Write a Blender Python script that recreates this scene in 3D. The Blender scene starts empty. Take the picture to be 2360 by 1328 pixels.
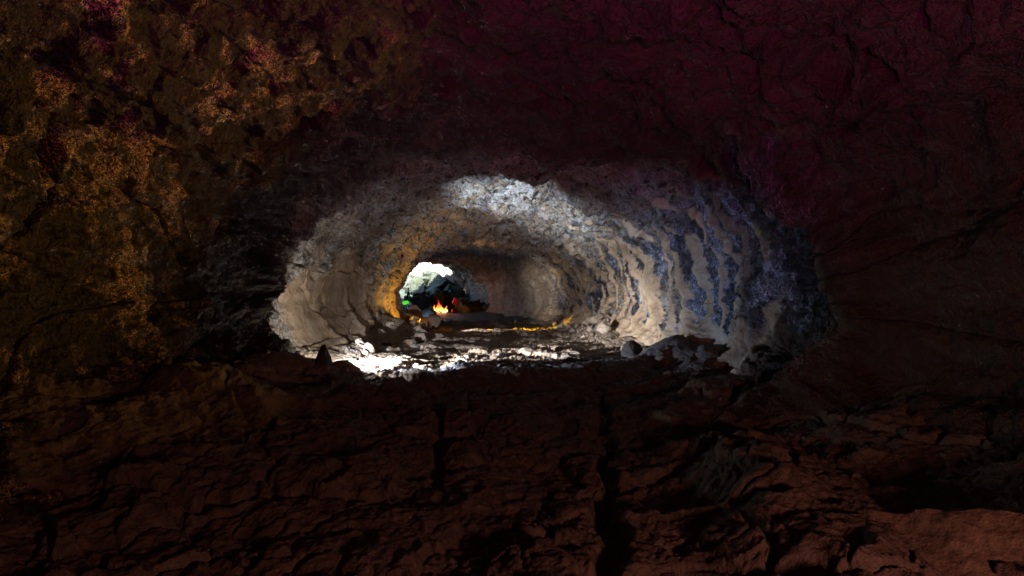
import bpy, bmesh, math, random, zlib
import numpy as np
from mathutils import Vector, Matrix
from concurrent.futures import ThreadPoolExecutor

Q = 1.0                      # mesh density
R = math.radians
scene = bpy.context.scene
COL = scene.collection
random.seed(7)

# ---------------------------------------------------------------- camera
CAMZ, HOR, F = 1.6, 690.0, 1180.0          # eye height, horizon row and focal length in photograph pixels
cam_d = bpy.data.cameras.new('camera')
cam_d.lens = 18.0; cam_d.sensor_width = 36.0
cam_d.shift_y = (HOR - 664.0) / 2360.0
cam_d.clip_start = 0.05; cam_d.clip_end = 2000
cam = bpy.data.objects.new('camera', cam_d); COL.objects.link(cam)
cam.location = (0, 0, CAMZ); cam.rotation_euler = (R(90), 0, 0)
scene.camera = cam

def P(px, py, Y):
    return Vector(((px - 1180.0) / F * Y, Y, CAMZ + (HOR - py) / F * Y))

# ---------------------------------------------------------------- world, sun, exposure
SUN_EL, SUN_AZ = R(64), R(168)             # azimuth from +Y, towards +X
w = bpy.data.worlds.new('World'); scene.world = w; w.use_nodes = True
nt = w.node_tree; bg = nt.nodes['Background']
sky = nt.nodes.new('ShaderNodeTexSky'); sky.sky_type = 'NISHITA'; sky.sun_disc = False
sky.sun_elevation = SUN_EL; sky.sun_rotation = SUN_AZ
nt.links.new(sky.outputs[0], bg.inputs[0]); bg.inputs[1].default_value = 0.1
sd = Vector((math.sin(SUN_AZ) * math.cos(SUN_EL), math.cos(SUN_AZ) * math.cos(SUN_EL), math.sin(SUN_EL)))
sl = bpy.data.lights.new('sun', 'SUN'); sl.energy = 4.0; sl.angle = R(0.5); sl.color = (1, .95, .86)
so = bpy.data.objects.new('sun', sl); COL.objects.link(so)
so.rotation_euler = (-sd).to_track_quat('-Z', 'Y').to_euler(); so.location = (-20, 70, 40)

scene.view_settings.view_transform = 'Standard'; scene.view_settings.look = 'None'
scene.view_settings.exposure = 3.0; scene.view_settings.gamma = 1.0
scene.view_settings.use_curve_mapping = False
scene.render.engine = 'CYCLES'
cy = scene.cycles
cy.use_denoising = True
try: cy.denoiser = 'OPENIMAGEDENOISE'
except Exception: pass
cy.max_bounces = 6; cy.diffuse_bounces = 4; cy.glossy_bounces = 2; cy.transmission_bounces = 2
cy.sample_clamp_indirect = 4.0; cy.caustics_reflective = False; cy.caustics_refractive = False

# ---------------------------------------------------------------- lamps along the passage, some split into beams, and added fill lights
def spot(name, loc, target, watts, color, half, blend=.5, radius=.06):
    d = bpy.data.lights.new(name, 'SPOT'); d.energy = watts; d.color = color
    d.spot_size = R(half * 2); d.spot_blend = blend; d.shadow_soft_size = radius
    o = bpy.data.objects.new(name, d); COL.objects.link(o); o.location = loc
    o.rotation_euler = (Vector(target) - Vector(loc)).to_track_quat('-Z', 'Y').to_euler(); return o
def point(name, loc, watts, color, radius=.06):
    d = bpy.data.lights.new(name, 'POINT'); d.energy = watts; d.color = color; d.shadow_soft_size = radius
    o = bpy.data.objects.new(name, d); COL.objects.link(o); o.location = loc; return o

LX, LY, LZ = -3.85, 11.15, .28
def polar(az, el, r=10):
    return (LX + r * math.cos(R(az)) * math.cos(R(el)), LY + r * math.sin(R(az)) * math.cos(R(el)), LZ + r * math.sin(R(el)))
spot('floodlight', (LX, LY, LZ), polar(62, -7), 410, (.93, .95, 1.0), 50, .55, .04)
spot('roof_floodlight', (LX, LY, LZ + .04), (.6, 18.3, 5.0), 1200, (.84, .93, 1.0), 19, .9, .04)
spot('floor_floodlight', (LX, LY, LZ + .14), (1.4, 16.3, -.1), 850, (1.0, .93, .85), 20, .8, .04)
spot('side_floodlight', (LX, LY, LZ + .02), polar(18, 1), 235, (.48, .66, 1.0), 34, 1.0, .04)
spot('near_floor_lamp', (LX + .1, LY, LZ + .16), (-1.3, 10.1, -.1), 30, (1.0, .94, .86), 34, 1.0, .04)
spot('far_floodlight', (LX, LY, LZ + .05), (2.4, 35.0, 2.4), 3200, (1.0, .92, .80), 6.8, 1.0, .04)
spot('lamp_spill', (LX, LY, LZ + .06), (-5.9, 15.0, 1.0), 66, (1.0, .93, .82), 60, 1.0, .04)
spot('amber_wall_lamp', (-3.85, 25.95, .55), (-5.9, 22.2, 2.0), 95, (1.0, .50, .06), 72, 1.0, .06)
spot('amber_roof_lamp', (-4.3, 26.3, .8), (-1.6, 29.0, 4.8), 90, (1.0, .60, .16), 17, 1.0, .06)
spot('amber_floor_lamp', (-3.2, 25.6, .80), (.0, 26.9, -.05), 1500, (1.0, .58, .03), 14, .9, .05)
spot('pale_floor_fill', (-3.15, 25.3, .85), (-1.2, 25.6, 0), 70, (1.0, .90, .82), 34, 1.0, .05)  # added spot, brightens floor that the main flood does not reach
point('yellow_lamp', P(1268, 742, 32.6), 5, (1.0, .66, .16), .05)
point('blue_lamp', P(964, 724, 39.3), 9, (.28, .52, 1.0), .05)
spot('orange_wall_fill', (4.3, 10.2, .8), (-5.9, 5.4, 4.2), 300, (1.0, .49, .07), 25, 1.0, .1)  # added unseen spot, boosts the warm bounce on the left wall
spot('near_roof_fill', (.3, -1.0, 1.75), (.5, 5.0, 7.2), 160.0, (1.0, .05, .50), 53, 1.0, .2)  # added unseen fill, tints the roof near the camera
point('near_floor_fill', (2.7, -.3, .85), 44.0, (1.0, .37, .27), .25)  # added unseen fill for the foreground floor

# ---------------------------------------------------------------- noise in numpy
rng = np.random.RandomState(11)
PERM = rng.permutation(256).astype(np.int32); PERM = np.concatenate([PERM, PERM])
GR = rng.normal(size=(256, 3)).astype(np.float32); GR /= np.linalg.norm(GR, axis=1)[:, None]
RND = rng.rand(256, 3).astype(np.float32)
POOL = ThreadPoolExecutor(4)

def _pn(p):
    i = np.floor(p).astype(np.int32); f = (p - i).astype(np.float32)
    i &= 255
    u = f * f * f * (f * (f * 6 - 15) + 10)
    out = np.zeros(len(p), np.float32)
    for dx in (0, 1):
        wx = u[:, 0] if dx else 1 - u[:, 0]
        hx = PERM[(i[:, 0] + dx) & 255]
        for dy in (0, 1):
            wy = wx * (u[:, 1] if dy else 1 - u[:, 1])
            hy = PERM[(hx + i[:, 1] + dy) & 255]
            for dz in (0, 1):
                g = GR[PERM[(hy + i[:, 2] + dz) & 255]]
                d = g[:, 0] * (f[:, 0] - dx) + g[:, 1] * (f[:, 1] - dy) + g[:, 2] * (f[:, 2] - dz)
                out += wy * (u[:, 2] if dz else 1 - u[:, 2]) * d
    return out * 1.5

def par(fn, p, *a):
    n = len(p)
    if n < 20000: return fn(p, *a)
    cuts = np.linspace(0, n, 9).astype(int)
    parts = list(POOL.map(lambda k: fn(p[cuts[k]:cuts[k + 1]], *a), range(8)))
    return tuple(np.concatenate(x) for x in zip(*parts)) if isinstance(parts[0], tuple) else np.concatenate(parts)

def V3(a, b, c=None):
    if c is None: c = np.zeros_like(a)
    return np.stack([a, b, c], 1).astype(np.float32)

def noise(p, s=1.0, o=0.0): return par(_pn, p * np.float32(s) + np.float32(o))
def fbm(p, s, oct=4, gain=.5, o=0.0):
    r = 0; a = 1.0
    for k in range(oct): r = r + a * noise(p, s * 2.03 ** k, o + 17.3 * k); a *= gain
    return r
def ridged(p, s, oct=3, o=0.0, gain=.5):
    r = 0; a = 1.0
    for k in range(oct): r = r + a * (1 - 2 * np.abs(noise(p, s * 2.07 ** k, o + 9.1 * k))); a *= gain
    return r
def _wo(p):          # 2-D cells: distance to first and second feature point, random number of the cell
    i = np.floor(p).astype(np.int32); f = p - i
    f1 = np.full(len(p), 9., np.float32); f2 = f1.copy(); rid = np.zeros(len(p), np.float32)
    for dx in (-1, 0, 1):
        for dy in (-1, 0, 1):
            h = PERM[(PERM[(i[:, 0] + dx) & 255] + i[:, 1] + dy) & 255]
            ox = dx + RND[h, 0] - f[:, 0]; oy = dy + RND[h, 1] - f[:, 1]
            d = np.sqrt(ox * ox + oy * oy)
            c = d < f1
            f2 = np.where(c, f1, np.minimum(f2, d)); rid = np.where(c, RND[h, 2], rid); f1 = np.where(c, d, f1)
    return f1, f2, rid
def cells(a, b, o=0.0): return par(_wo, np.stack([a + o, b + o * .7], 1).astype(np.float32))
def ss(x, a, b):
    t = np.clip((x - a) / (b - a), 0, 1); return t * t * (3 - 2 * t)
def interp(y, xs, vs, soft=0.0):
    if not soft: return np.interp(y, xs, vs)
    k = np.linspace(-1, 1, 9)
    return sum(np.interp(y + soft * t, xs, vs) for t in k) / 9

# ---------------------------------------------------------------- the passage in plan
YS = [-9, 0, 5, 9, 12, 17, 22, 28, 33, 40, 50, 60, 76]
XLs = [-5.6, -5.8, -5.9, -5.9, -5.8, -5.9, -6.0, -6.0, -8.2, -11, -15, -18, -20]
XRs = [5.0, 5.2, 5.45, 5.55, 5.55, 4.9, 4.25, 3.6, 3.05, 1.3, -2.2, -5.0, -7]
ZTs = [5.0, 5.4, 5.4, 5.3, 5.1, 5.05, 4.95, 4.8, 4.8, 4.8, 5.4, 6.2, 7.0]
def XL(y): return interp(y, YS, XLs, 1.6)
def XR(y): return interp(y, YS, XRs, 1.6)
def ZT(y): return interp(y, YS, ZTs, 1.6)

# ---------------------------------------------------------------- floor height
def floor_h(X, Y, fine=True):
    X = np.asarray(X, np.float32); Y = np.asarray(Y, np.float32)
    xc = (XL(Y) + XR(Y)) / 2; a = (XR(Y) - XL(Y)) / 2
    p = V3(X, Y)
    wob = noise(p, .45) * .7 + .45 * noise(p, 1.3, 12.)
    s = (Y - (7.2 + (X + 4.5) * .66)) * .87 + wob                   # ledge across the passage
    z = -.18 * (1 - ss(s, -.8, .3)) - .34 * (1 - ss(s, -4.2, -.3))
    z += .10 * np.exp(-((s - .3) / .5) ** 2)
    t = np.abs(X - xc) / a
    side = ss(t, .62, .98)
    z += side * .55 * (.6 + .8 * noise(p, .6, 5.0)) * (1 - .5 * ss(Y, 30, 36))
    # benches beside the near floor
    z += ss(X - (.75 + .11 * Y), .0, 1.2) * (1 - ss(Y, 9, 13)) * (.34 + .35 * noise(p, .5, 31.0))
    z += ss(-X - 2.6, 0, 2.2) * (1 - ss(Y, 8, 11)) * (.18 + .3 * noise(p, .55, 41.0))
    # heap in front of the lamp
    z += .26 * np.exp(-(((X + 4.25) / 1.05) ** 2 + ((Y - 10.25) / .42) ** 2))
    z += .10 * np.exp(-(((X + 5.1) / .9) ** 2 + ((Y - 10.8) / .8) ** 2))
    # mound on the right below the wall
    z += .42 * np.exp(-(((X - 4.3) / .8) ** 2 + ((Y - 12.4) / 1.8) ** 2))
    # rubble aprons
    z += .45 * np.exp(-(((X + 5.0) / 1.0) ** 2 + ((Y - 24.0) / 3.5) ** 2))
    z += .35 * np.exp(-(((X - 3.7) / .8) ** 2 + ((Y - 21.5) / 3.0) ** 2))
    # far floor and breakdown slope
    z += .30 * ss(Y, 38, 50)
    pile = ss(Y + (X + 10) * .35 + 1.5 * noise(p, .18, 8.0), 50, 66)
    z += pile * (2.3 - .12 * (X + 10)) + ss(Y, 68, 76) * 4.6
    z += ss(-X - 6.2, 0, 3.0) * ss(Y, 31, 36) * .9
    if not fine: return z
    calm = (1 - ss(Y, 33, 40)) * (1 - .75 * np.exp(-((s + .35) / .45) ** 2))
    wx = X + .35 * noise(p, .9, 3.0) + .12 * noise(p, 3.1, 13.); wy = Y + .35 * noise(p, .9, 7.0) + .12 * noise(p, 3.1, 23.)
    f1, f2, rid = cells(wx * .85, wy * .95, 3.3)
    e = f2 - f1
    z += (rid - .5) * .17 * calm * ss(e, .0, .06)
    z -= .16 * calm * (.45 + .55 * ss(Y, 8, 11)) * (1 - ss(e, .0, .09)) * ss(noise(p, .7, 50.), -.35, .2)
    f1, f2, rid2 = cells(wx * 2.6, wy * 2.9, 9.1)
    z += ((rid2 - .5) * .075 - .05 * (1 - ss(f2 - f1, 0, .12))) * calm * ss(noise(p, .8, 60.), -.3, .4)
    z += .05 * (1 - ss(Y, 8, 11)) * ridged(p, .9, 3, 73., .6) + .075 * fbm(p, 1.3, 3, .5, 70.) + .03 * ridged(p, 4.0, 3, 80., .55) - .02
    z += .012 * fbm(p, 17., 2, .6, 90.)
    near_lamp = np.exp(-(((X + 2.4) / 1.6) ** 2 + ((Y - 12.4) / 1.8) ** 2))
    z += near_lamp * (.05 * ridged(p, 2.6, 3, 161., .6) - .10 * ss(noise(p, 2.0, 163.), .15, .4))
    pit = ss(noise(p, 3.4, 95.), .38, .6); z -= .05 * pit * calm
    # grooves
    def groove(x0, y0, x1, y1, wd, dp):
        tt = np.clip((Y - y0) / (y1 - y0), 0, 1)
        d = np.abs(X + .20 * noise(p, 1.1, 101.) + .06 * noise(p, 4.0, 103.) - (x0 + (x1 - x0) * tt)) / (wd * (1 + .8 * noise(p, 1.7, 55.)))
        return dp * np.exp(-d ** 4) * ss(Y, y0 - .3, y0 + .1) * (1 - ss(Y, y1 - .2, y1 + .4))
    z -= groove(.62, 3.0, 1.75, 9.6, .10, .20)
    z -= groove(-.86, 5.9, -1.25, 8.2, .08, .13)
    z -= groove(-.9, 13.2, 1.3, 16.4, .09, .25)
    return z

def fh(x, y, fine=False): return float(floor_h(np.array([x]), np.array([y]), fine)[0])

# ---------------------------------------------------------------- mesh from a grid
def grid_mesh(name, pts, nu, nv, mats, attrs, keep=None, flip=False):
    me = bpy.data.meshes.new(name)
    idx = np.arange(nu * nv, dtype=np.int32).reshape(nv, nu)
    q = np.stack([idx[:-1, :-1], idx[:-1, 1:], idx[1:, 1:], idx[1:, :-1]], -1).reshape(-1, 4)
    if flip: q = q[:, ::-1]
    if keep is not None: q = q[keep(pts[q].mean(1))]
    n = len(q)
    me.vertices.add(len(pts)); me.vertices.foreach_set('co', pts.astype(np.float32).ravel())
    me.loops.add(n * 4); me.loops.foreach_set('vertex_index', q.astype(np.int32).ravel())
    me.polygons.add(n); me.polygons.foreach_set('loop_start', np.arange(0, n * 4, 4, dtype=np.int32))
    me.polygons.foreach_set('use_smooth', np.ones(n, bool))
    me.update(calc_edges=True)
    for k, v in attrs.items():
        at = me.attributes.new(k, 'FLOAT', 'POINT'); at.data.foreach_set('value', v.astype(np.float32))
    for m in mats: me.materials.append(m)
    o = bpy.data.objects.new(name, me); COL.objects.link(o); return o

# ---------------------------------------------------------------- materials
class NT:
    def __init__(s, name):
        s.m = bpy.data.materials.new(name); s.m.use_nodes = True; s.t = s.m.node_tree
        s.b = s.t.nodes['Principled BSDF']
        s.co = s.t.nodes.new('ShaderNodeTexCoord').outputs['Object']
    def n(s, typ, **k):
        x = s.t.nodes.new(typ)
        for a, v in k.items(): setattr(x, a, v)
        return x
    def put(s, sock, v):
        if hasattr(v, 'is_output'): s.t.links.new(v, sock)
        else: sock.default_value = v
    def noise(s, scale, detail=4, rough=.6, stretch=None, dist=0.0):
        x = s.n('ShaderNodeTexNoise'); x.inputs['Scale'].default_value = scale
        x.inputs['Detail'].default_value = detail; x.inputs['Roughness'].default_value = rough
        x.inputs['Distortion'].default_value = dist
        c = s.co
        if stretch:
            mp = s.n('ShaderNodeMapping'); mp.inputs['Scale'].default_value = stretch; s.put(mp.inputs[0], c); c = mp.outputs[0]
        s.put(x.inputs['Vector'], c); return x.outputs['Fac']
    def n_y(s):
        x = s.n('ShaderNodeSeparateXYZ'); s.put(x.inputs[0], s.co); return x.outputs[1]
    def voro(s, scale, feature='F1'):
        x = s.n('ShaderNodeTexVoronoi'); x.feature = feature; x.inputs['Scale'].default_value = scale
        s.put(x.inputs['Vector'], s.co); return x.outputs['Distance']
    def ramp(s, v, *stops):
        x = s.n('ShaderNodeValToRGB'); e = x.color_ramp.elements
        while len(e) < len(stops): e.new(.5)
        for k, (p, c) in enumerate(stops):
            e[k].position = p; e[k].color = tuple(c) + (1,) if len(c) == 3 else c
        s.put(x.inputs[0], v); return x.outputs[0]
    def step(s, v, a, b):
        x = s.n('ShaderNodeMapRange'); x.interpolation_type = 'SMOOTHSTEP'
        s.put(x.inputs[0], v); x.inputs[1].default_value = a; x.inputs[2].default_value = b; return x.outputs[0]
    def math(s, op, a, b=0.0):
        x = s.n('ShaderNodeMath', operation=op); s.put(x.inputs[0], a); s.put(x.inputs[1], b); return x.outputs[0]
    def mix(s, f, a, b):
        x = s.n('ShaderNodeMix', data_type='RGBA'); s.put(x.inputs[0], f)
        s.put(x.inputs[6], a if hasattr(a, 'is_output') else tuple(a) + (1,))
        s.put(x.inputs[7], b if hasattr(b, 'is_output') else tuple(b) + (1,)); return x.outputs[2]
    def mixf(s, f, a, b):
        x = s.n('ShaderNodeMix'); s.put(x.inputs[0], f); s.put(x.inputs[2], a); s.put(x.inputs[3], b); return x.outputs[0]
    def attr(s, name): return s.n('ShaderNodeAttribute', attribute_name=name).outputs['Fac']
    def bump(s, h, strength, dist, prev=None):
        x = s.n('ShaderNodeBump'); s.put(x.inputs['Strength'], strength); x.inputs['Distance'].default_value = dist
        s.put(x.inputs['Height'], h)
        if prev is not None: s.put(x.inputs['Normal'], prev)
        return x.outputs[0]
    def out(s, color, rough, normal=None, spec=.5):
        s.put(s.b.inputs['Base Color'], color if hasattr(color, 'is_output') else tuple(color) + (1,))
        s.put(s.b.inputs['Roughness'], rough); s.put(s.b.inputs['Specular IOR Level'], spec)
        if normal is not None: s.put(s.b.inputs['Normal'], normal)
        return s.m

def wall_material():
    k = NT('lava_tube_lining')
    cream, blue, orange_tint, painted_shade = k.attr('cream'), k.attr('blue'), k.attr('orange_tint'), k.attr('painted_shade')
    fl = (.55, 1.1, .8)
    n1 = k.noise(.9, 6, .68, fl, .8); n2 = k.noise(4.5, 5, .72, fl, .3); n3 = k.noise(20, 3, .72, fl)
    n4 = k.noise(2.4, 5, .68, fl, .8); v = k.voro(14)
    nd = k.noise(9, 3, .65, (1, 1, .36), .7); np_ = k.noise(1.5, 4, .65, (1, 1, .6))
    def glint_line(n, w_): return k.step(k.math('ABSOLUTE', k.math('SUBTRACT', n, .5)), w_, .0)
    base = k.ramp(n1, (.36, (.06, .042, .03)), (.44, (.20, .14, .095)), (.50, (.13, .12, .115)), (.56, (.24, .29, .34)), (.61, (.16, .115, .08)), (.70, (.42, .38, .26)))
    b2 = k.ramp(n4, (.36, (.035, .026, .02)), (.45, (.17, .125, .09)), (.53, (.20, .19, .18)), (.60, (.40, .46, .50)), (.70, (.44, .38, .25)))
    rock = k.mix(.5, base, b2)
    rock = k.mix(k.math('MULTIPLY', k.step(n3, .52, .66), .5), rock, (.46, .43, .38))
    rock = k.mix(k.math('MULTIPLY', k.step(n3, .47, .36), .75), rock, (.020, .015, .012))
    rock = k.mix(k.math('MULTIPLY', k.step(n2, .455, .40), .94), rock, (.008, .007, .006))
    rock = k.mix(k.math('MULTIPLY', orange_tint, k.math('MULTIPLY', k.step(n2, .44, .60), .7)), rock, (.34, .18, .06))
    pm = k.math('MULTIPLY', k.step(k.math('ADD', k.math('MULTIPLY', np_, .5), k.math('MULTIPLY', n2, .5)), .47, .56), k.step(k.noise(.55, 4, .65, None, .6), .44, .56))
    sp_ = k.math('MAXIMUM', glint_line(k.noise(16, 4, .7, None, 1.2), .032), k.step(k.noise(29, 4, .7), .575, .64))  # pale flecks put the glints on the crests into the colour
    sv = k.math('MULTIPLY', k.math('MULTIPLY', k.math('MULTIPLY', sp_, pm), k.mixf(k.step(k.n_y(), 7.5, 11.5), 1.0, .25)), k.attr('painted_glint'))
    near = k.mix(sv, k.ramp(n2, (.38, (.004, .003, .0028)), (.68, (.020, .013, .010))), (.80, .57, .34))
    near = k.mix(k.math('SUBTRACT', 1.0, k.attr('painted_glint')), near, k.ramp(n1, (.35, (.022, .014, .011)), (.65, (.062, .040, .030))))
    rock = k.mix(painted_shade, rock, near)  # rock near the camera and far roof darkened, shade put into the colour
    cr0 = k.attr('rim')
    cr = k.ramp(n1, (.34, (.19, .135, .09)), (.5, (.28, .21, .145)), (.68, (.33, .28, .23)))
    cr = k.mix(k.math('MULTIPLY', k.step(k.noise(4, 5, .65, (1, 1, .25)), .50, .72), .8), cr, (.15, .095, .055))
    cr = k.mix(k.math('MULTIPLY', k.step(n3, .58, .70), .45), cr, (.09, .065, .045))
    vb = k.math('MAXIMUM', glint_line(nd, .034), k.math('MULTIPLY', glint_line(k.noise(24, 2, .6, (1, 1, .5), .5), .04), .7))
    vb = k.math('MULTIPLY', vb, k.step(k.math('ADD', k.math('MULTIPLY', np_, .6), k.math('MULTIPLY', n2, .4)), .46, .60))
    bl = k.mix(vb, k.ramp(n2, (.35, (.004, .004, .006)), (.65, (.025, .025, .032))), (.60, .70, .95))  # pale blue lines paint glossy highlights over the dark rock
    c = k.mix(blue, rock, bl)
    c = k.mix(cream, c, cr)
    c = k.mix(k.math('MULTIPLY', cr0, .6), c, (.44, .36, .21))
    rough = k.mixf(blue, .58, .36); rough = k.mixf(cream, rough, .75)
    st = k.mixf(cream, 1.0, .35)
    b = k.bump(n2, st, .16); b = k.bump(n3, st, .06, b); b = k.bump(v, k.mixf(cream, .5, .10), .03, b)
    b = k.bump(nd, k.math('MULTIPLY', blue, .9), .05, b)
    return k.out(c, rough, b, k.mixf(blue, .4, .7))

def floor_material():
    k = NT('lava_floor_crust')
    far = k.attr('far')
    n1 = k.noise(1.1, 5, .6); n2 = k.noise(7, 5, .68); n3 = k.noise(32, 4, .65); v = k.voro(14)
    c = k.ramp(n2, (.28, (.10, .075, .058)), (.5, (.235, .185, .145)), (.72, (.36, .30, .25)))
    c = k.mix(k.step(n1, .58, .72), c, (.27, .30, .34))
    c = k.mix(k.step(n3, .60, .72), c, (.045, .035, .03))
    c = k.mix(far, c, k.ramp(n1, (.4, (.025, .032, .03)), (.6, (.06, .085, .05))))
    c = k.mix(k.math('MULTIPLY', k.attr('near'), .85), c, k.ramp(n2, (.3, (.03, .022, .018)), (.7, (.12, .085, .068))))  # front floor takes a darker colour to paint its shade in
    b = k.bump(n2, .8, .09); b = k.bump(n3, .8, .03, b); b = k.bump(v, .4, .02, b)
    return k.out(c, k.mixf(n2, .5, .85), b)

def rock_material(name, c0, c1, c2, moss=0.0, rough=.8):
    k = NT(name)
    n1 = k.noise(2.2, 5, .65); n2 = k.noise(13, 5, .65)
    c = k.ramp(n2, (.30, c0), (.52, c1), (.74, c2))
    if moss: c = k.mix(k.math('MULTIPLY', k.step(n1, .45, .62), moss), c, (.075, .11, .045))
    b = k.bump(n1, .6, .10); b = k.bump(n2, .7, .035, b)
    return k.out(c, rough, b)

def emit(name, color, strength):
    k = NT(name); k.put(k.b.inputs['Emission Color'], color if hasattr(color, 'is_output') else tuple(color) + (1,))
    k.put(k.b.inputs['Emission Strength'], strength); k.b.inputs['Base Color'].default_value = (0, 0, 0, 1); return k.m

M_WALL = wall_material(); M_FLOOR = floor_material()
M_GREY = rock_material('grey_basalt', (.13, .105, .085), (.26, .215, .175), (.38, .33, .29))
M_PALE = rock_material('pale_basalt', (.20, .165, .13), (.33, .28, .235), (.44, .39, .34))
M_BROWN = rock_material('brown_basalt', (.06, .042, .030), (.14, .10, .07), (.22, .17, .12))
M_BLACK = rock_material('black_basalt', (.018, .015, .013), (.04, .032, .027), (.07, .058, .05))
M_MOSS = rock_material('mossy_basalt', (.012, .015, .012), (.035, .042, .03), (.09, .10, .075), .6)
M_RED = rock_material('red_cloth', (.16, .005, .005), (.26, .008, .010), (.32, .02, .02))
M_WOOD = rock_material('charred_wood', (.012, .009, .007), (.035, .024, .017), (.07, .045, .03))
M_METAL = NT('black_metal').out((.012, .012, .013), .4)
M_GREEN = emit('green_glow', (.10, .85, .04), .11)
kk = NT('flame_light')
sx = kk.n('ShaderNodeSeparateXYZ'); kk.put(sx.inputs[0], kk.co)
hh = kk.math('ADD', sx.outputs[2], kk.math('MULTIPLY', kk.math('SUBTRACT', kk.noise(4, 3, .6), .5), .5))
fc = kk.ramp(hh, (.08, (1, .78, .30)), (.38, (1, .42, .05)), (.72, (1, .12, .02)), (1.0, (.6, .02, .015)))
kk.put(kk.b.inputs['Emission Color'], fc); kk.put(kk.b.inputs['Emission Strength'], kk.math('MAXIMUM', kk.math('SUBTRACT', .44, kk.math('MULTIPLY', hh, .34)), .10))
kk.b.inputs['Base Color'].default_value = (0, 0, 0, 1); M_FLAME = kk.m

# ---------------------------------------------------------------- cave shell
def rows():
    y = list(np.arange(-9, 4.2, .3))
    v = 4.2
    while v < 34: y.append(v); v *= 1 + .0034 / Q
    while v < 74: y.append(v); v *= 1 + .006 / Q
    return np.array(y, np.float32)

def build_shell():
    ys = rows(); nv = len(ys); nu = int(760 * Q)
    dl = R(57)
    phi = np.linspace(math.pi + dl, -dl, nu).astype(np.float32)
    Y, PH = np.meshgrid(ys, phi, indexing='ij'); Y = Y.ravel(); PH = PH.ravel()
    c, s = np.cos(PH), np.sin(PH)
    xl, xr, zt = XL(Y), XR(Y), ZT(Y); xc, a = (xl + xr) / 2, (xr - xl) / 2
    zw, hb = 1.7, 3.2
    H = np.where(s > 0, zt - zw, hb)
    X = xc + a * c; Z = zw + H * s
    nx, nz = c / a, s / H; L = np.sqrt(nx * nx + nz * nz); nx, nz = nx / L, nz / L
    S = (math.pi / 2 - PH) * 5.0                                   # distance round the wall from the roof's middle
    p = V3(X, Y, Z)
    right = ss(c, .05, .35); left = ss(-c, .05, .35)
    lower = 1 - ss(Z, 2.2, 3.4)
    d = .30 * fbm(p, .22, 2, .5, 2.) + .24 * (1 - .75 * left * lower * ss(Y, 11, 13)) * fbm(p, .7, 3, .5, 4.)
    # long flow ledges running along the passage
    q = V3(S * 1.0, Y * .16, Z * 0)
    led = noise(q, .9, 21.) + .5 * noise(q, 2.4, 25.)
    d += .12 * led + .17 * (1 - lower) * ridged(p, .8, 3, 27., .6)
    # --- ribs
    mids = [1262, 1286, 1316, 1347, 1383, 1437, 1505, 1592, 1690, 1785, 1975]
    yy = np.linspace(5, 50, 4000); xx = 1180 + F * XR(yy) / yy
    Yw = Y + .24 * noise(V3(S, Y * .25), .55, 33.) + .07 * noise(V3(S, Y), 1.8, 35.) - np.clip(Z - 1.9, 0, 3) ** 1.3 * .30 - np.clip(.9 - Z, 0, 1) * .25
    ymid = np.sort(np.interp(-np.array(mids, float), -xx, yy))
    ym = np.concatenate([[ymid[0] - 2.0], ymid, ymid[-1] + 1.6 * np.arange(1, 14)])
    fine_i = []
    for a0, a1, kk_ in zip(ym[:-1], ym[1:], [2, 2, 3, 2, 2, 3, 3, 2, 3, 2, 2, 1] + [2] * 13): fine_i += list(a0 + (a1 - a0) * np.arange(kk_) / kk_)
    fine_i = np.array(fine_i + [ym[-1]])
    ph = np.interp(Yw, fine_i, np.arange(len(fine_i))) + .15 * noise(p, .9, 36.) + .07 * noise(p, 3.0, 38.) + .05 * noise(p, 8.0, 38.)
    ii = np.clip(np.floor(ph).astype(int), 0, 90); fr = ph - np.floor(ph)
    r3 = np.random.RandomState(3).rand(100, 3)
    wi = .34 + .34 * r3[ii, 0] + .22 * noise(p, .7, 39.)
    prof = ss(fr, .02, .30) * (1 - ss(fr, wi, wi + .09))
    amp = (.35 + .65 * r3[ii, 1]) * (.75 + .6 * noise(p, .8, 40.))
    fr2 = (ph * 3.7 + .5 * noise(p, 1.2, 42.)) % 1.0
    fineR = (1 - np.abs(2 * fr2 - 1)) ** 2
    fadeR = right * (1 - ss(Z + .6 * noise(p, 1.1, 65.), 3.3, 4.9)) * ss(Y, 7, 9) * (1 - .75 * ss(Y, 29.5, 33))
    rib = prof * amp * fadeR
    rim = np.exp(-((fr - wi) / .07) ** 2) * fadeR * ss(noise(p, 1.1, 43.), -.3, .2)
    ribL = np.zeros_like(Y)
    for n_, y0 in enumerate([11.4, 15.6, 18.4, 20.4, 21.9, 23.3, 24.5, 25.8, 27.0]):
        t = (Yw + .2 * noise(p, .8, 61.) - y0) / (.28 if n_ else .5)
        ribL = np.maximum(ribL, np.exp(-t * t) * (3.0 if n_ == 0 else .7))
    ribL *= left * (1 - ss(Z, 3.4, 4.6))
    d -= .55 * np.exp(-((Yw - 7.6) / .55) ** 2) * right * (1 - ss(Z, 3.6, 4.8))
    d -= .34 * rib + .06 * fineR * fadeR + .16 * ribL
    # --- which lining where
    m1 = fbm(p, .55, 3, .55, 44.)
    mid = ss(Y + .5 * m1, 12.6, 13.6)
    cream = np.maximum(ss(prof * fadeR + .45 * noise(p, 1.5, 72.) + .25 * noise(p, 4.5, 73.) + .25 * fineR - .1, .44, .64) * ss(Y + .6 * m1, 10.0, 13.0), right * (1 - ss(Z + .4 * m1 + .3 * noise(p, 2.2, 47.), .7, 1.0)) * ss(Y, 9, 11.5))
    creamL = left * mid * (1 - ss(Z + .9 * m1 - .9 * ss(Y, 12, 15) * (1 - ss(Y, 19, 22)) * .6, 1.9, 2.5))
    cream = np.maximum(cream, creamL)
    cream = np.maximum(cream, ss(Y, 31.5, 34) * .55 * (1 - ss(Z, 3.4, 4.4)))
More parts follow.
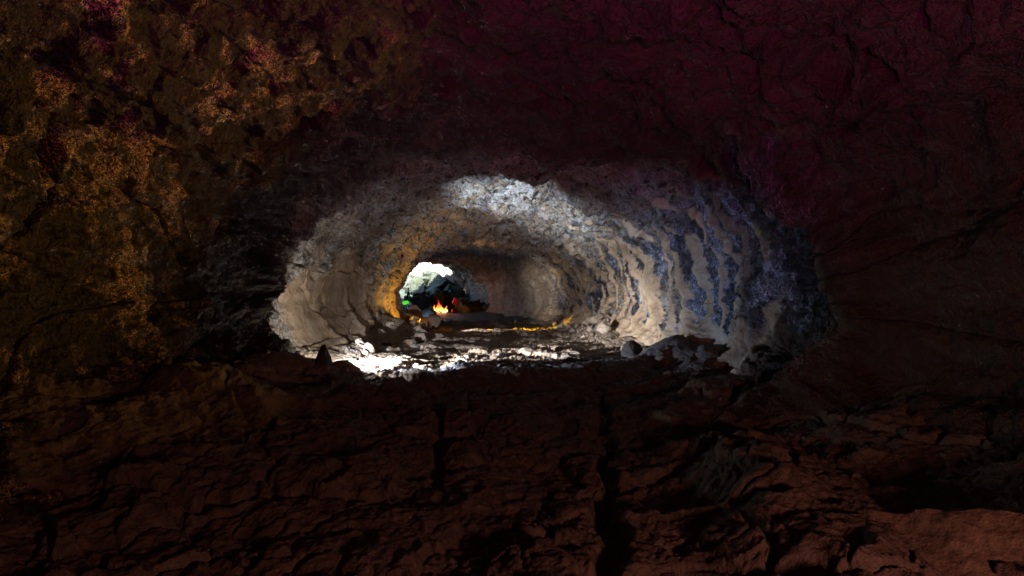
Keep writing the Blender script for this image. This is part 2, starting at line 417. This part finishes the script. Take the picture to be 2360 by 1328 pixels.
    cream = np.maximum(cream, .3 * ss(fbm(V3(S, Y * .5), .6, 3, .5, 83.) + .3 * noise(p, 3.5, 84.), .5, .7) * mid * ss(Z, 3.2, 4.2))
    blue = right * ss(Y, 7.0, 9.0) * (1 - ss(Y, 30, 33)) * (1 - ss(Z + .6 * m1, 3.3, 4.2)) * ss(noise(p, .5, 51.) + .3 * noise(p, 1.7, 52.), -.42, .05)
    strk = noise(V3(S * 1.5, Y * .22), 1.0, 57.) + .4 * noise(p, 2.5, 58.)
    blue = np.maximum(blue, ss(strk, .28, .55) * mid * ss(Z, 2.6, 3.6) * (1 - ss(Y, 30, 33)) * .8)
    orange_tint = np.clip(ss(Y, 17, 22) * (1 - ss(Y, 30, 33)) * (left * .8 + .5) + (1 - ss(Y, 10, 12.5)) * .5, 0, 1)  # orange-brown mask, strongest on the left at middle depth
    # --- relief
    rough = (1 - .85 * cream) * (1 - .55 * right * (1 - ss(Y, 7.5, 8.5)) * (1 - ss(Z, 3.2, 4.5)))
    pop = ridged(p, 3.2, 3, 91., .6)
    d -= .062 * rough * pop * (1 + .5 * noise(p, .7, 93.))
    fine = fbm(p, 11., 2, .6, 97.)
    d -= .040 * rough * fine
    clump = ss(noise(p, 1.9, 99.) + .4 * noise(p, 4.7, 99.5), .05, .5)
    d -= .09 * clump * rough * (1 - .6 * ss(Y, 12, 16))
    hole = ss(noise(V3(S * .8, Y * 1.3), .8, 111.), .46, .60) * rough
    d += .34 * hole
    # plates and cracks of the lining
    f1, f2, rid = cells(S * .55 + .3 * noise(p, .8, 5.), Y * .42 + .4 * noise(p, .7, 6.), 4.4)
    plate = np.clip(left * lower + .6, 0, 1) * (1 - .7 * fadeR)
    e = f2 - f1 + .03 * noise(p, 6., 7.)
    d += plate * ((rid - .5) * .10 + .22 * (1 - ss(e, .0, .045)))
    f1, f2, rid = cells(S * 1.9 + .3 * noise(p, 2, 8.), Y * 1.3 + .3 * noise(p, 2, 9.), 1.7)
    d += .4 * plate * ((rid - .5) * .05 + .05 * (1 - ss(f2 - f1, 0, .07)) * ss(noise(p, .9, 10.), -.1, .3))
    d = np.maximum(d, -.85)
    pts = V3(X + nx * d, Y, Z + nz * d)
    pts[:, 1] += .10 * noise(p, 1.1, 120.) + .04 * noise(p, 4., 121.)
    def keep(cn):
        sky_hole = (cn[:, 1] > 53.5 + np.maximum(0, cn[:, 0] + 10.6) * 3.6 + 1.2 * _pn(cn * np.float32(.6))) & (cn[:, 2] > 2.6)
        return ~sky_hole
    o = grid_mesh('cave_wall', pts, nu, nv, [M_WALL], {'cream': cream, 'blue': blue * (1 - cream), 'orange_tint': orange_tint, 'painted_glint': 1 - .74 * ss(c + .12 * m1, -.45, .0), 'rim': rim, 'painted_shade': np.maximum(1 - ss(Y + .8 * m1, 11.0, 13.4), .85 * ss(Y, 30.5, 34) * ss(Z, 2.6, 4.0)) * 1.0}, keep)
    o['kind'] = 'structure'
    # the tube's end behind the camera
    bm = bmesh.new()
    ring = [bm.verts.new(pts[i]) for i in range(0, nu, 8)]
    bm.faces.new(ring); me = bpy.data.meshes.new('cave_end_wall'); bm.to_mesh(me); bm.free(); me.materials.append(M_WALL)
    e = bpy.data.objects.new('cave_end_wall', me); COL.objects.link(e); e['kind'] = 'structure'

def build_floor():
    y = list(np.arange(-9.2, 2.4, .3)); v = 2.4
    while v < 36: y.append(v); v *= 1 + .0036 / Q
    while v < 78: y.append(v); v *= 1 + .007 / Q
    ys = np.array(y, np.float32); nv = len(ys); nu = int(820 * Q)
    u = np.linspace(0, 1, nu).astype(np.float32)
    Y, U = np.meshgrid(ys, u, indexing='ij'); Y = Y.ravel(); U = U.ravel()
    X = (XL(Y) - .6) * (1 - U) + (XR(Y) + .6) * U
    Z = floor_h(X, Y)
    p = V3(X, Y)
    X2 = X + .05 * noise(p, 2.5, 131.); Y2 = Y + .07 * noise(p, 2.1, 133.)
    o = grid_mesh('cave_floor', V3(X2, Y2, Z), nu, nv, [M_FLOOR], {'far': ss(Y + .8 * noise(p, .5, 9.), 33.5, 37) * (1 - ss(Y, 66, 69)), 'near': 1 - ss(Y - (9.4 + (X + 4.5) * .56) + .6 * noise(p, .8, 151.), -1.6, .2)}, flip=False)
    o['kind'] = 'structure'

build_shell(); build_floor()

# ---------------------------------------------------------------- things
def tag(o, label, cat, group=None, kind=None):
    o['label'] = label; o['category'] = cat
    if group: o['group'] = group
    if kind: o['kind'] = kind
    return o

def rock_mesh(name, size, seed, cuts=9, sub=4, rough=.06, taper=0.0, box=0.0, lump=.16, edge=24):
    r_ = np.random.RandomState(seed)
    bm = bmesh.new(); bmesh.ops.create_icosphere(bm, subdivisions=sub, radius=1.0)
    co = np.array([v.co[:] for v in bm.verts], np.float32)
    if box: co = np.sign(co) * np.abs(co) ** (1 - box); co /= np.abs(co).max()
    for _ in range(cuts):
        n = r_.normal(size=3); n /= np.linalg.norm(n); dd = r_.uniform(.55, .86)
        t = co @ n - dd; co -= np.outer(np.maximum(t, 0) * .93, n)
    off = r_.uniform(0, 90)
    co *= (1 + lump * _pn(co * np.float32(1.1) + np.float32(off)) + rough * _pn(co * np.float32(3.5) + np.float32(off)) + rough * .5 * _pn(co * np.float32(9) + np.float32(off)))[:, None]
    if taper: co[:, :2] *= (1 - taper * (co[:, 2:3] + 1) / 2)
    co = co * (np.array(size) / 2)
    for v, c in zip(bm.verts, co): v.co = c
    for f in bm.faces: f.smooth = True
    me = bpy.data.meshes.new(name); bm.to_mesh(me); bm.free(); me.set_sharp_from_angle(angle=R(edge))
    return me

SEED = [100]
def rock(name, label, loc, size, mat, group=None, rot=(0, 0, 0), cuts=9, sub=4, taper=0.0, box=0.0, sink=.15, ground=True, cat=None, rough=.06, lump=.16, edge=24, rest=False):
    SEED[0] += 1
    me = rock_mesh(name, size, (zlib.crc32(label.encode()) + (SEED[0] if group and 'breakdown' in group else 0)) % 99991, cuts, sub, rough, taper, box, lump, edge); me.materials.append(mat)
    o = bpy.data.objects.new(name, me); COL.objects.link(o)
    x, y = loc[0], loc[1]
    z = (fh(x, y) + size[2] * (.5 - sink)) if ground else (max(loc[2], fh(x, y) + size[2] * .22) if rest else loc[2])
    o.location = (x, y, z); o.rotation_euler = rot
    return tag(o, label, cat or ('boulder' if 'boulder' in name else 'rock'), group)

# beside the hidden lamp
rock('standing_stone', 'tall pointed black stone standing upright in front of the hidden white lamp', P(745, 846, 10.25), (.50, .46, .92), M_BLACK, rot=(0, .05, .4), cuts=7, taper=.42, ground=False)
rock('low_boulder', 'low rounded black boulder leaning left of the tall pointed stone', P(718, 858, 10.35), (.62, .5, .46), M_BLACK, rot=(0, .1, 1.1), ground=False)
rock('bright_topped_boulder', 'dark boulder whose flat top glares white from the lamp beside it', P(792, 850, 10.75), (.72, .55, .42), M_BROWN, rot=(.05, .06, .3), box=.3, ground=False)
# white lit group
for px, py, Y, sz, m, lab in [
    (851, 806, 14.6, (.40, .36, .52), M_PALE, 'largest glaring white rock of the bright cluster by the left wall'),
    (834, 803, 14.9, (.34, .3, .26), M_PALE, 'squarish cream rock stacked left of the glaring white rock'),
    (829, 787, 15.2, (.26, .24, .20), M_PALE, 'small cream rock topmost in the bright cluster by the left wall'),
    (840, 796, 15.1, (.30, .2, .14), M_GREY, 'flat blue grey slab wedged below the topmost cream rock'),
    (841, 815, 14.2, (.24, .22, .18), M_PALE, 'small pale rock at the foot of the glaring white rock'),
    (828, 819, 14.3, (.26, .2, .17), M_GREY, 'small grey rock leftmost at the foot of the bright cluster')]:
    p_ = P(px, py, Y); rock('rubble_rock', lab, p_, sz, m, 'bright rocks by the left wall', (random.random(), random.random(), random.random() * 3), ground=False)
SM = [(872, 832, 'white glaring pebble on the blown out floor beside the lamp'), (905, 845, 'jagged pale stone on the bright floor near the lamp'), (930, 822, 'dark angular stone with a long shadow on the bright floor'),
      (968, 838, 'low grey stone left of the middle of the lit floor'), (1020, 826, 'squat dark stone in the middle of the lit floor'), (1062, 846, 'small pale stone at the near edge of the lit floor'),
      (1120, 812, 'flat grey stone near the centre of the lit floor'), (1165, 840, 'round brown stone at the near edge of the lit floor'), (1215, 815, 'cream stone right of the centre of the lit floor'),
      (1268, 836, 'grey stone among slabs on the right of the lit floor'), (1330, 822, 'cream stone near the floor crack on the right'), (1375, 842, 'cream stone nearest the black boulder on the floor'),
      (890, 800, 'black stone in the wall shadow behind the bright floor'), (1085, 790, 'thin slab stone far back on the lit floor')]
for k_, (px, py, lab) in enumerate(SM):
    Y = 1888 / (py - 690); s_ = .24 + .22 * random.random(); x_ = (px - 1180) / F * Y
    rock('loose_stone', lab, (x_, Y), (s_ * 1.5, s_, s_ * .5), M_GREY if ('pale' in lab or 'cream' in lab or 'white' in lab) else (M_BLACK if 'black' in lab or 'dark' in lab else (M_BROWN if 'brown' in lab else M_GREY)),
         'loose stones on the lit floor', (random.uniform(-.3, .3), random.uniform(-.3, .3), random.random() * 3), sink=.3, sub=3)

# boulders and rubble where the left wall ends
rock('upright_boulder', 'dark upright squarish boulder with an amber rim at the edge of the left rubble', P(1000, 747, 25.2), (.66, .6, .98), M_BROWN, rot=(0, .03, .3), box=.45, ground=False, cuts=5)
rock('tilted_boulder', 'long amber lit boulder tilted against the upright squarish boulder', P(975, 742, 26.3), (1.25, .6, .55), M_BROWN, rot=(.1, .55, .2), box=.3, ground=False)
rock('round_boulder', 'brown rounded boulder at the foot of the amber wall edge', P(953, 727, 27.6), (.95, .8, 1.15), M_BROWN, rot=(0, -.25, .5), ground=False)
rock('slab_boulder', 'large pale grey slab boulder lying in front of the upright boulder', P(1000, 781, 21.2), (.95, .7, .62), M_GREY, rot=(.2, .25, .3), box=.2, ground=False)
LEFT = [(957, 748, 25, .50, 'flat pale slab on top of the left rubble heap'), (972, 757, 24, .52, 'pale angular rock high in the left rubble heap'),
        (953, 763, 23.5, .40, 'grey rock on the dark side of the left rubble heap'), (963, 772, 22.6, .46, 'rounded pale rock in the middle of the left rubble heap'),
        (981, 769, 22.4, .40, 'wedge shaped grey rock just left of the pale slab boulder'), (966, 783, 21.3, .26, 'small upright pale rock low in the left rubble heap'),
        (982, 784, 21, .24, 'small round pale rock below the wedge shaped rock'), (972, 792, 19.6, .60, 'broad low grey rock at the bottom of the left rubble heap'),
        (938, 757, 24.5, .55, 'dark brown rock against the wall behind the left rubble heap'), (915, 775, 22, .60, 'amber brown block at the foot of the left wall'),
        (898, 768, 21.5, .36, 'small pale wedge rock propped on the left wall foot'), (948, 800, 18.3, .40, 'shadowed brown rock at the edge of the lit floor'),
        (990, 762, 24, .34, 'brown rock tucked beneath the upright squarish boulder')]
for k_, (px, py, Y, s_, lab) in enumerate(LEFT):
    rock('rubble_rock', lab, P(px, py, Y), (s_ * 1.15, s_, s_ * .75), M_BROWN if 'brown' in lab else (M_PALE if 'pale' in lab else M_GREY), 'rubble heap below the left wall',
         (random.uniform(-.5, .5), random.uniform(-.5, .5), random.random() * 3), ground=False, rest=True)
# rubble at the foot of the right wall
RIGHT = [(1366, 738, 22.5, .50, 'grey rock at the very top of the right rubble pile'), (1351, 745, 22.8, .42, 'angular grey rock left of the top of the right pile'),
         (1382, 745, 22, .44, 'dark rock right of the top of the right rubble pile'), (1405, 748, 21, .40, 'pointed dark grey rock on the right shoulder of the pile'),
         (1376, 757, 21.6, .60, 'large blue grey rock in the middle of the right pile'), (1345, 762, 22, .40, 'dark rock left of the large blue grey rock'),
         (1398, 760, 20.6, .36, 'small grey rock right of the large blue grey rock'), (1335, 770, 21.8, .34, 'brown rock at the left foot of the right rubble pile'),
         (1394, 778, 19.2, .62, 'large cream boulder low in the right pile with shadow under it'), (1423, 767, 19.8, .32, 'rounded cream rock right of the large cream boulder'),
         (1360, 775, 20.8, .42, 'grey rock at the bottom middle of the right pile'), (1330, 750, 24, .32, 'small grey rock high on the left slope of the pile'),
         (1312, 756, 25, .36, 'pale rock left of the right rubble pile'), (1293, 757, 26.5, .45, 'flat pale rock beside the yellow glow at the right wall'),
         (1320, 772, 22.6, .34, 'flat grey rock on the floor edge before the right pile'), (1447, 768, 19, .34, 'pale rock leaning on the cream wall right of the pile'),
         (1285, 740, 30, .40, 'dark grey rock right beside the yellow glow'), (1291, 730, 30, .32, 'small dark rock stacked above the yellow glow'),
         (1278, 752, 29, .30, 'small pale rock just below the yellow glow'), (1345, 783, 19.8, .30, 'small cream rock on the floor below the right pile')]
for k_, (px, py, Y, s_, lab) in enumerate(RIGHT):
    m = M_PALE if ('cream' in lab or 'pale' in lab) else (M_BROWN if ('dark' in lab or 'brown' in lab) else M_GREY)
    rock('rubble_rock', lab, P(px, py, Y), (s_ * 1.1, s_, s_ * .85), m, 'rubble pile below the right wall',
         (random.uniform(-.5, .5), random.uniform(-.5, .5), random.random() * 3), ground=False, rest=True)
rock('black_boulder', 'rounded black boulder on the floor edge below the cream ribs', P(1456, 812, 14.0), (.58, .55, .62), M_BLACK, rot=(.1, 0, .4), ground=False, cuts=6)
rock('dark_mound_boulder', 'broad dark brown boulder at the foot of the right wall', P(1560, 840, 12.6), (1.5, 1.1, .9), M_BROWN, rot=(0, .1, .5), ground=False, rough=.12, sub=5)
rock('foreground_boulder', 'huge brown boulder filling the bottom right corner in the foreground', (3.45, 3.45, -.42), (2.3, 2.0, 1.35), M_BROWN, rot=(0, -.18, .6), ground=False, rough=.10, sub=6, box=.2)
rock('pebble', 'small pale upright stone alone on the dark far floor', P(1187, 742, 33.5), (.17, .15, .26), M_PALE, ground=False, sub=3)

# breakdown boulders under the skylight
ZN = [('sunlit boulder at the top of the breakdown slope under the skylight', 944, 1044, 606, 645, 61, 70, 1.2, 3.0, 22),
      ('dark mossy boulder midway down the breakdown slope under the skylight', 935, 1050, 646, 675, 58, 64, 1.3, 2.6, 18),
      ('dark boulder at the foot of the breakdown slope behind the campfire', 940, 1070, 672, 702, 52, 58, .9, 2.0, 20),
      ('mossy boulder against the far right wall behind the campfire', 1060, 1130, 650, 712, 49, 55, .8, 1.7, 9)]
rr = random.Random(5)
for lab, x0, x1, y0, y1, Y0, Y1, s0, s1, n in ZN:
    for k_ in range(n):
        Y = rr.uniform(Y0, Y1); px = x0 + (k_ + rr.random()) / n * (x1 - x0); s_ = rr.uniform(s0, s1)
        X = (px - 1180) / F * Y
        z = min(fh(X, Y) + s_ * .2, CAMZ + (HOR - y0) / F * Y)
        rock('breakdown_boulder', lab, (X, Y, z), (s_ * rr.uniform(.9, 1.5), s_, s_ * rr.uniform(.6, 1.0)), M_GREY if 'sunlit' in lab else M_MOSS, {'s': 'sunlit breakdown boulders at the skylight', 'd': 'dark breakdown boulders on the slope', 'm': 'mossy breakdown boulders by the far wall'}[lab[0]] if 'foot' not in lab else 'breakdown boulders behind the campfire',
             (rr.uniform(-.6, .6), rr.uniform(-.6, .6), rr.random() * 3), ground=False, cuts=8, box=.6, rough=.02, lump=.05, edge=14)
rock('shadowed_boulder', 'big black boulder between the tripod and the blue lit dome rock', P(970, 697, 44.0), (1.9, 1.6, 1.6), M_BLACK, ground=False)
rock('dome_rock', 'smooth dome shaped rock lit pale blue beside the campfire', P(984, 728, 41.5), (1.5, 1.4, 1.35), M_GREY, ground=False, cuts=2, rough=.02)

# campfire
def empty(name, loc, label, cat):
    o = bpy.data.objects.new(name, None); COL.objects.link(o); o.location = loc; o.empty_display_size = .3; return tag(o, label, cat)
def child(name, bm, mat, par):
    for f in bm.faces: f.smooth = True
    me = bpy.data.meshes.new(name); bm.to_mesh(me); bm.free(); me.materials.append(mat)
    o = bpy.data.objects.new(name, me); COL.objects.link(o); o.parent = par; return o
def lathe(bm, rings, n=20, wob=0.0, sd_=0):
    prev = None
    for k_, (cx, cy_, z, r_) in enumerate(rings):
        cur = []
        for i in range(n):
            a_ = i / n * 2 * math.pi
            q_ = 1 + wob * math.sin(3 * a_ + k_ * .9 + sd_) + wob * .6 * math.sin(5 * a_ - k_ * 1.3 + sd_)
            cur.append(bm.verts.new((cx + r_ * q_ * math.cos(a_), cy_ + r_ * q_ * math.sin(a_), z)))
        if prev:
            for i in range(n): bm.faces.new((prev[i], prev[(i + 1) % n], cur[(i + 1) % n], cur[i]))
        else: bm.faces.new(cur[::-1])
        prev = cur
    bm.faces.new(prev)
def tube(bm, a, b, r0, r1=None, n=8):
    a, b = Vector(a), Vector(b); d = b - a; r1 = r1 or r0
    q_ = d.to_track_quat('Z', 'Y'); v0, v1 = [], []
    for i in range(n):
        t = i / n * 2 * math.pi; u = Vector((math.cos(t), math.sin(t), 0))
        v0.append(bm.verts.new(a + q_ @ (u * r0))); v1.append(bm.verts.new(b + q_ @ (u * r1)))
    for i in range(n): bm.faces.new((v0[i], v0[(i + 1) % n], v1[(i + 1) % n], v1[i]))
    bm.faces.new(v0[::-1]); bm.faces.new(v1)

FX, FY = P(1014, 720, 48).x, 48.0
FZ = CAMZ + (HOR - 722) / F * FY
fire = empty('campfire', (FX, FY, FZ), 'blazing campfire with white core burning on the far floor', 'campfire')
for k_, (dx, dy, h_, r_, lean) in enumerate([(.30, 0, .85, .20, -.18), (.06, .08, 1.15, .24, -.22), (-.24, -.02, 1.05, .19, .06), (-.08, .14, 1.38, .17, -.10), (.52, .03, .48, .15, .10),
                                             (-.46, .02, .70, .13, -.08), (.18, -.10, .60, .22, .10), (-.34, .12, .85, .11, -.20), (.40, .10, .75, .10, .16)]):
    bm = bmesh.new(); rings = []
    for j in range(14):
        t = j / 13
        rr_ = r_ * (1 - t) ** .75 * (.75 + .9 * t * (1 - t) * 1.6) + .006
        h_ = h_ if j else h_ * 1.3; rings.append((dx + lean * t * 1.2 + .06 * math.sin(t * 7 + k_), dy + .04 * math.sin(t * 5 + 2 * k_), t * h_ * .74, rr_))
    lathe(bm, rings, 20, .12, k_); child('flame', bm, M_FLAME, fire)
for k_ in range(5):
    a_ = k_ * 1.27; bm = bmesh.new()
    tube(bm, (.62 * math.cos(a_), .62 * math.sin(a_), .05), (-.30 * math.cos(a_), -.30 * math.sin(a_), .20), .07, .05, 10); child('log', bm, M_WOOD, fire)
point('fire_light', (FX + .1, FY - .5, FZ + .7), 22, (1.0, .26, .06), .3)
red = rock('red_bundle', 'tilted bright red bundle on dark rocks right of the campfire', P(1050, 695, 48.5), (.5, .4, .62), M_RED, rot=(.1, .45, .4), box=.85, lump=.0, rough=.01, ground=False, cuts=0, cat='bundle')
rock('red_bag', 'small dull red bag low on the floor right of the campfire', P(1048, 717, 48), (.6, .4, .42), M_RED, rot=(.1, .3, .4), box=.3, ground=False, cuts=4, cat='bag')

# tripod with green light
TB = P(941, 712, 38.5); apex = P(941, 666, 38.5).z - TB.z
tri = empty('tripod', TB, 'thin black tripod standing on rocks beside the amber wall edge', 'tripod')
for k_ in range(3):
    a_ = k_ * 2.094 + .5; bm = bmesh.new(); tube(bm, (0, 0, apex * .86), (.42 * math.cos(a_), .42 * math.sin(a_), 0), .055, .04); child('leg', bm, M_METAL, tri)
bm = bmesh.new(); tube(bm, (0, 0, apex * .5), (0, 0, apex), .028); child('centre_column', bm, M_METAL, tri)
bm = bmesh.new(); tube(bm, (0, 0, apex * .98), (0, 0, apex * 1.06), .07, .05, 12); child('head', bm, M_METAL, tri)
bm = bmesh.new(); bmesh.ops.create_cube(bm, size=1.0, matrix=Matrix.Translation((0, 0, 0)) @ Matrix.Diagonal((.46, .14, .28, 1)))
bmesh.ops.bevel(bm, geom=bm.edges[:], offset=.05, segments=2, affect='EDGES')
me = bpy.data.meshes.new('green_lantern'); bm.to_mesh(me); bm.free(); me.materials.append(M_GREEN)
gl = bpy.data.objects.new('green_lantern', me); COL.objects.link(gl); gl.location = P(935, 698, 38.2); gl.rotation_euler = (0, -.15, .2)
tag(gl, 'bright green glowing lantern beside the black tripod legs', 'lantern')

# small lamps one can see
M_WHITE_GLOW = emit('white_glow', (.75, .87, 1.0), 2.0); M_AMBER_GLOW = emit('amber_glow', (1.0, .62, .10), .8)
for nm, loc, mat, lab in (('ground_lamp', P(962, 731, 39.6), M_WHITE_GLOW, 'small blue white lamp glaring on the ground beside the dome rock'),
                          ('amber_ground_lamp', P(1269, 745, 32.4), M_AMBER_GLOW, 'small amber lamp glowing at the foot of the right wall')):
    e_ = empty(nm, loc, lab, 'lamp')
    bm = bmesh.new(); lathe(bm, [(0, 0, -.10, .085), (0, 0, -.02, .10), (0, 0, .03, .07)], 16); child('base', bm, M_METAL, e_)
    bm = bmesh.new(); lathe(bm, [(0, 0, .03, .06), (0, 0, .10, .085), (0, 0, .17, .07), (0, 0, .21, .03)], 16); child('bulb', bm, mat, e_)
